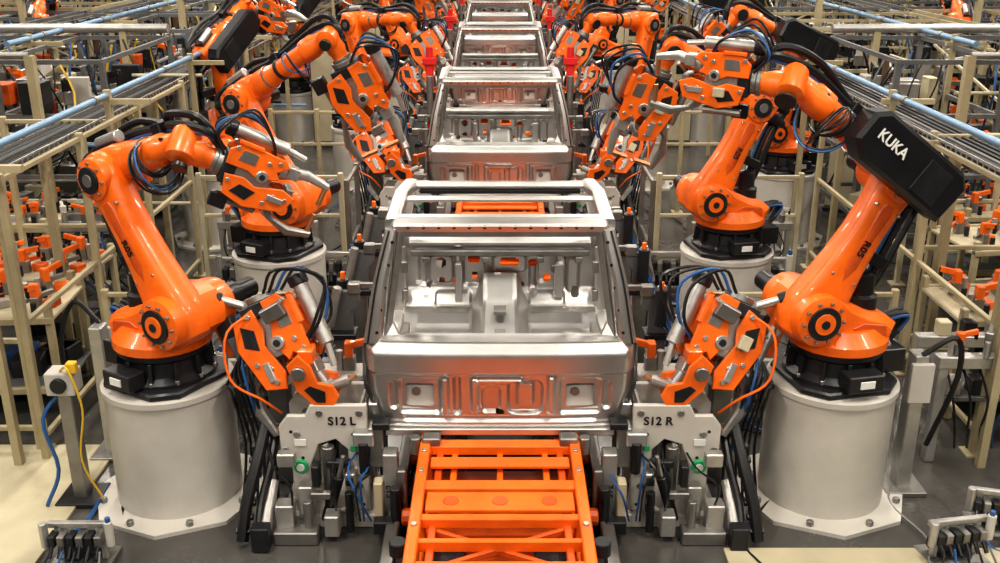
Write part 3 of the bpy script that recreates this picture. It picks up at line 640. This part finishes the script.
def structure(seed,sx=2.4,sy=2.4,h=2.5):
    b=B();r=random.Random(seed)
    fm=r.choice(['beige','grey','cream','beige'])
    xs=[-sx/2,0,sx/2];ys=[-sy/2,sy/2]
    for x in xs:
        for y in ys:b.beam((x,y,0),(x,y,h),.06,.06,fm,bev=0)
    lv=[.5,1.2,1.9,h]
    for z in lv:
        for y in ys:b.beam((-sx/2,y,z),(sx/2,y,z),.05,.05,fm,bev=0)
        for x in xs:b.beam((x,-sy/2,z),(x,sy/2,z),.04,.05,fm,bev=0)
    for i in range(9):
        x=r.uniform(-sx/2,sx/2);b.beam((x,ys[0],r.uniform(.4,h)),(x+r.uniform(-.6,.6),ys[1],r.uniform(.4,h)),.03,.03,r.choice(['steel_dull','beige','cream','white']),bev=0)
    for z in lv[:3]:
        for i in range(15):
            w=r.uniform(.05,.35);d=r.uniform(.05,.3);hh=r.uniform(.05,.35)
            b.box((r.uniform(-sx/2,sx/2),r.uniform(-sy/2,sy/2),z+hh/2+.03),(w,d,hh),r.choice(['white','cream','alu','grey','cast','orange_dark','alu','steel_dull','black','cast','cast','brown','alu','black']),(0,0,r.choice([0,0,90,r.uniform(0,90)])),.006)
        for i in range(4):clamp(b,(r.uniform(-sx/2,sx/2),r.uniform(-sy/2,sy/2),z+.03),r.uniform(0,360),1.3,r.choice(['orange','white','steel_dull','cast']))
    for i in range(10):
        x=r.uniform(-sx/2,sx/2);y=r.uniform(-sy/2,sy/2);z=r.uniform(.6,h);a=r.random()<.5
        q=(x+r.uniform(.4,1.4),y,z) if a else (x,y+r.uniform(.4,1.4),z)
        b.cyl((x,y,z),q,r.uniform(.012,.03),r.choice(['blue','alu','steel_dull','cream','black']),n=8,bev=0)
    for i in range(22):
        x=r.uniform(-sx/2,sx/2);y=r.uniform(-sy/2,sy/2)
        b.tube([(x,y,h),(x+r.uniform(-.2,.2),y+r.uniform(-.2,.2),h-.5),(x+r.uniform(-.5,.5),y+r.uniform(-.4,.4),1.4),(x+r.uniform(-.5,.5),y+r.uniform(-.4,.4),.5)],r.uniform(.008,.018),r.choice(['rubber','rubber','bluedark','yellow','rubber','grey']),4,4)
    b.box((r.uniform(-.6,.6),0,1.0),(.5,.3,1.1),r.choice(['grey','grey','cream','cast']))
    return b.done('fixture_storage_frame')
sts=[structure(i+20) for i in range(6)]
k=0
for sg in(-1,1):
    for xi,x in enumerate((5.6,8.3,11,13.8,16.5)):
        y=12.4+ (xi%2)*.9
        while y<46:
            if k<6:o=sts[k];o.location=(sg*x,y,0)
            else:o=dup(sts[random.randrange(6)],(sg*x,y,0),random.choice([0,90,180,270]))
            k+=1;y+=random.uniform(2.7,3.6)
def cabinet():
    b=B();b.box((0,0,.9),(.9,.5,1.8),'grey',None,.015);b.box((-.22,-.255,.92),(.42,.02,1.65),'cream');b.box((.22,-.255,.92),(.42,.02,1.65),'cream')
    b.box((-.04,-.275,.9),(.025,.03,.2),'cast');b.box((.22,-.27,1.4),(.22,.02,.16),'black');b.box((0,0,.03),(.92,.52,.06),'cast')
    for i in range(4):b.cyl((.12+i*.06,-.27,1.2),(.12+i*.06,-.285,1.2),.018,['red','green','yellow','blue'][i],n=10)
    return b.done('control_cabinet')
cbn=cabinet();cbn.location=(-5.2,14.0,0)
for x,y,a in((5.2,14,-30),(-3.0,18.6,0),(3.1,18.7,0),(-8,9.6,90),(8,9.8,-90),(-3,25,0),(3,25,0)):dup(cbn,(x,y,0),a)
b=B()
for y in(36.5,44):
    for x in range(-14,15,2):b.beam((x,y,0),(x,y,3.6),.16,.16,'cast',bev=0)
    b.beam((-14,y,2.2),(14,y,2.2),.3,.3,'cast',bev=0);b.beam((-14,y,3.4),(14,y,3.4),.2,.5,'brown',bev=0)
    for i in range(56):b.box((-14+i*.5,y-.12,2.75),(.24,.04,.1),'yellow',bev=0)
    for z in(2.6,3.0):b.beam((-14,y-.1,z),(14,y-.1,z),.05,.05,'yellow',bev=0)
b.done('service_gantry')
# ---------------------------------------------------------------- foreground equipment
def valve():
    b=B();b.box((0,0,.02),(.5,.34,.04),'steel_dull')
    for x in(-.18,.18):b.beam((x,0,.04),(x,0,.36),.05,.05,'alu')
    b.beam((-.26,0,.36),(.26,0,.36),.05,.05,'alu')
    for i in range(6):
        b.box((-.2+i*.075,-.06,.26),(.06,.12,.10),'steel_dull' if i%2 else 'cast');b.cyl((-.2+i*.075,-.11,.22),(-.2+i*.075,-.18,.15),.018,'black',n=8)
    b.cyl((-.26,-.08,.42),(-.26,-.08,.2),.035,'alu',n=14);b.cyl((.26,-.06,.42),(.26,-.06,.2),.035,'white',n=14);b.cyl((.26,-.06,.42),(.26,-.06,.46),.022,'bluedark',n=10)
    b.box((0,.05,.12),(.36,.12,.10),'cast')
    for i in range(5):b.tube([(-.2+i*.1,-.15,.2),(-.25+i*.12,-.3,.06),(-.1+i*.1,-.4,.02),(.3,-.45+.05*i,.02)],.010,['rubber','bluedark','black','rubber','grey'][i],5)
    return b.done('pneumatic_valve_stand')
vs=valve();vs.location=(-2.74,5.58,0);vs.scale=(.8,.8,.8)
for x,y,a in((3.0,5.62,10),(3.45,5.95,-15),(3.9,6.2,90),(-3.1,7.6,90),(2.2,7.7,0),(-2.1,7.7,180),(2.6,7.75,40),(-2.7,7.7,200),(2.9,10.4,0),(-2.8,10.4,0),(1.9,10.6,0),(-1.9,10.6,0)):dup(vs,(x,y,0),a,(.8,.8,.8) if y<7 else (1,1,1.3))
b=B();b.box((0,0,.55),(.10,.14,1.10),'alu');b.box((0,0,.02),(.3,.3,.04),'steel_dull');b.box((.0,-.09,.9),(.16,.04,.3),'white');b.tube([(0,-.05,1.1),(.2,-.1,1.25),(.3,0,.9),(.2,.1,.3)],.02,'rubber')
o=b.done('sensor_post');o.location=(2.98,6.5,0);dup(o,(-3.05,7.0,0),180)
b=B();b.box((0,0,.45),(.10,.10,.9),'steel_dull');b.box((0,-.02,.96),(.2,.16,.17),'white');b.cyl((0,-.09,.96),(0,-.13,.96),.055,'cast',n=18);b.box((.1,-.08,1.09),(.07,.06,.08),'yellow')
b.tube([(0,-.05,1.05),(.1,-.15,1.1),(.16,-.15,.8),(.1,-.15,.4),(.2,-.1,.03)],.008,'yellow');b.tube([(0,.05,.9),(-.15,-.1,.7),(-.1,-.1,.3),(-.2,-.15,.03)],.014,'bluedark');b.box((0,0,.02),(.3,.3,.04),'cast')
o=b.done('junction_box_stand');o.location=(-3.05,6.35,0)
b=B()
b.beam((-.7,0,.85),(.7,0,.85),.1,.1,'alu');b.beam((-.7,.4,.85),(.7,.4,.85),.1,.1,'alu')
for x in(-.65,.65):
    for y in(0,.4):b.beam((x,y,0),(x,y,.82),.08,.08,'alu')
for i in range(6):clamp(b,(-.55+i*.22,.0,.9),i*60,.8,['orange','steel_dull','white'][i%3]);b.box((-.5+i*.2,.4,.96),(.1,.10,.12),['cream','black','alu','orange','bluedark','cast'][i])
b.box((0,.2,.5),(1.2,.3,.04),'grey')
for i in range(5):b.box((-.5+i*.22,.15,.58),(.14,.14,.13),['alu','cast','white','steel_dull','black'][i])
for i in range(10):b.tube([(-.6+i*.12,.1,.85),(-.6+i*.13,-.15,.6),(-.5+i*.1,-.05,.3),(-.4+i*.1,.1,.05)],.010,random.choice(['rubber','bluedark','grey','black']),5)
o=b.done('tool_bench');o.location=(4.0,6.9,0)
dup(o,(-4.6,10.4,0),0);dup(o,(-2.6,10.75,0),0,(.8,.8,.9));dup(o,(2.7,10.7,0),0,(.8,.8,.9))
b=B()
for i in range(60):
    sg=random.choice([-1,1]);x=sg*random.uniform(1.5,3.2);y=random.uniform(4.9,16)
    pts=[(x,y,.02)]
    for j in range(4):x+=random.uniform(-.25,.25);y+=random.uniform(.1,.5);pts.append((x,y,.02+random.random()*.02))
    b.tube(pts,random.uniform(.008,.015),random.choice(['rubber','rubber','bluedark','grey']),5)
b.done('floor_cables')
# ---------------------------------------------------------------- world, camera
w=bpy.data.worlds.new('World');sc.world=w;w.use_nodes=True
w.node_tree.nodes['Background'].inputs[0].default_value=(.5,.5,.5,1);w.node_tree.nodes['Background'].inputs[1].default_value=.1
cam=bpy.data.cameras.new('camera');co=bpy.data.objects.new('camera',cam);co.location=(0,0,4.0);co.rotation_euler=(math.radians(70),0,0)
cam.lens=36;cam.sensor_width=36;cam.clip_end=200;sc.collection.objects.link(co);sc.camera=co
try:
    sc.view_settings.view_transform='Standard'
    sc.view_settings.look='Medium High Contrast'
except Exception as e:print('look',e)
print('faces',sum(len(m.polygons) for m in bpy.data.meshes))
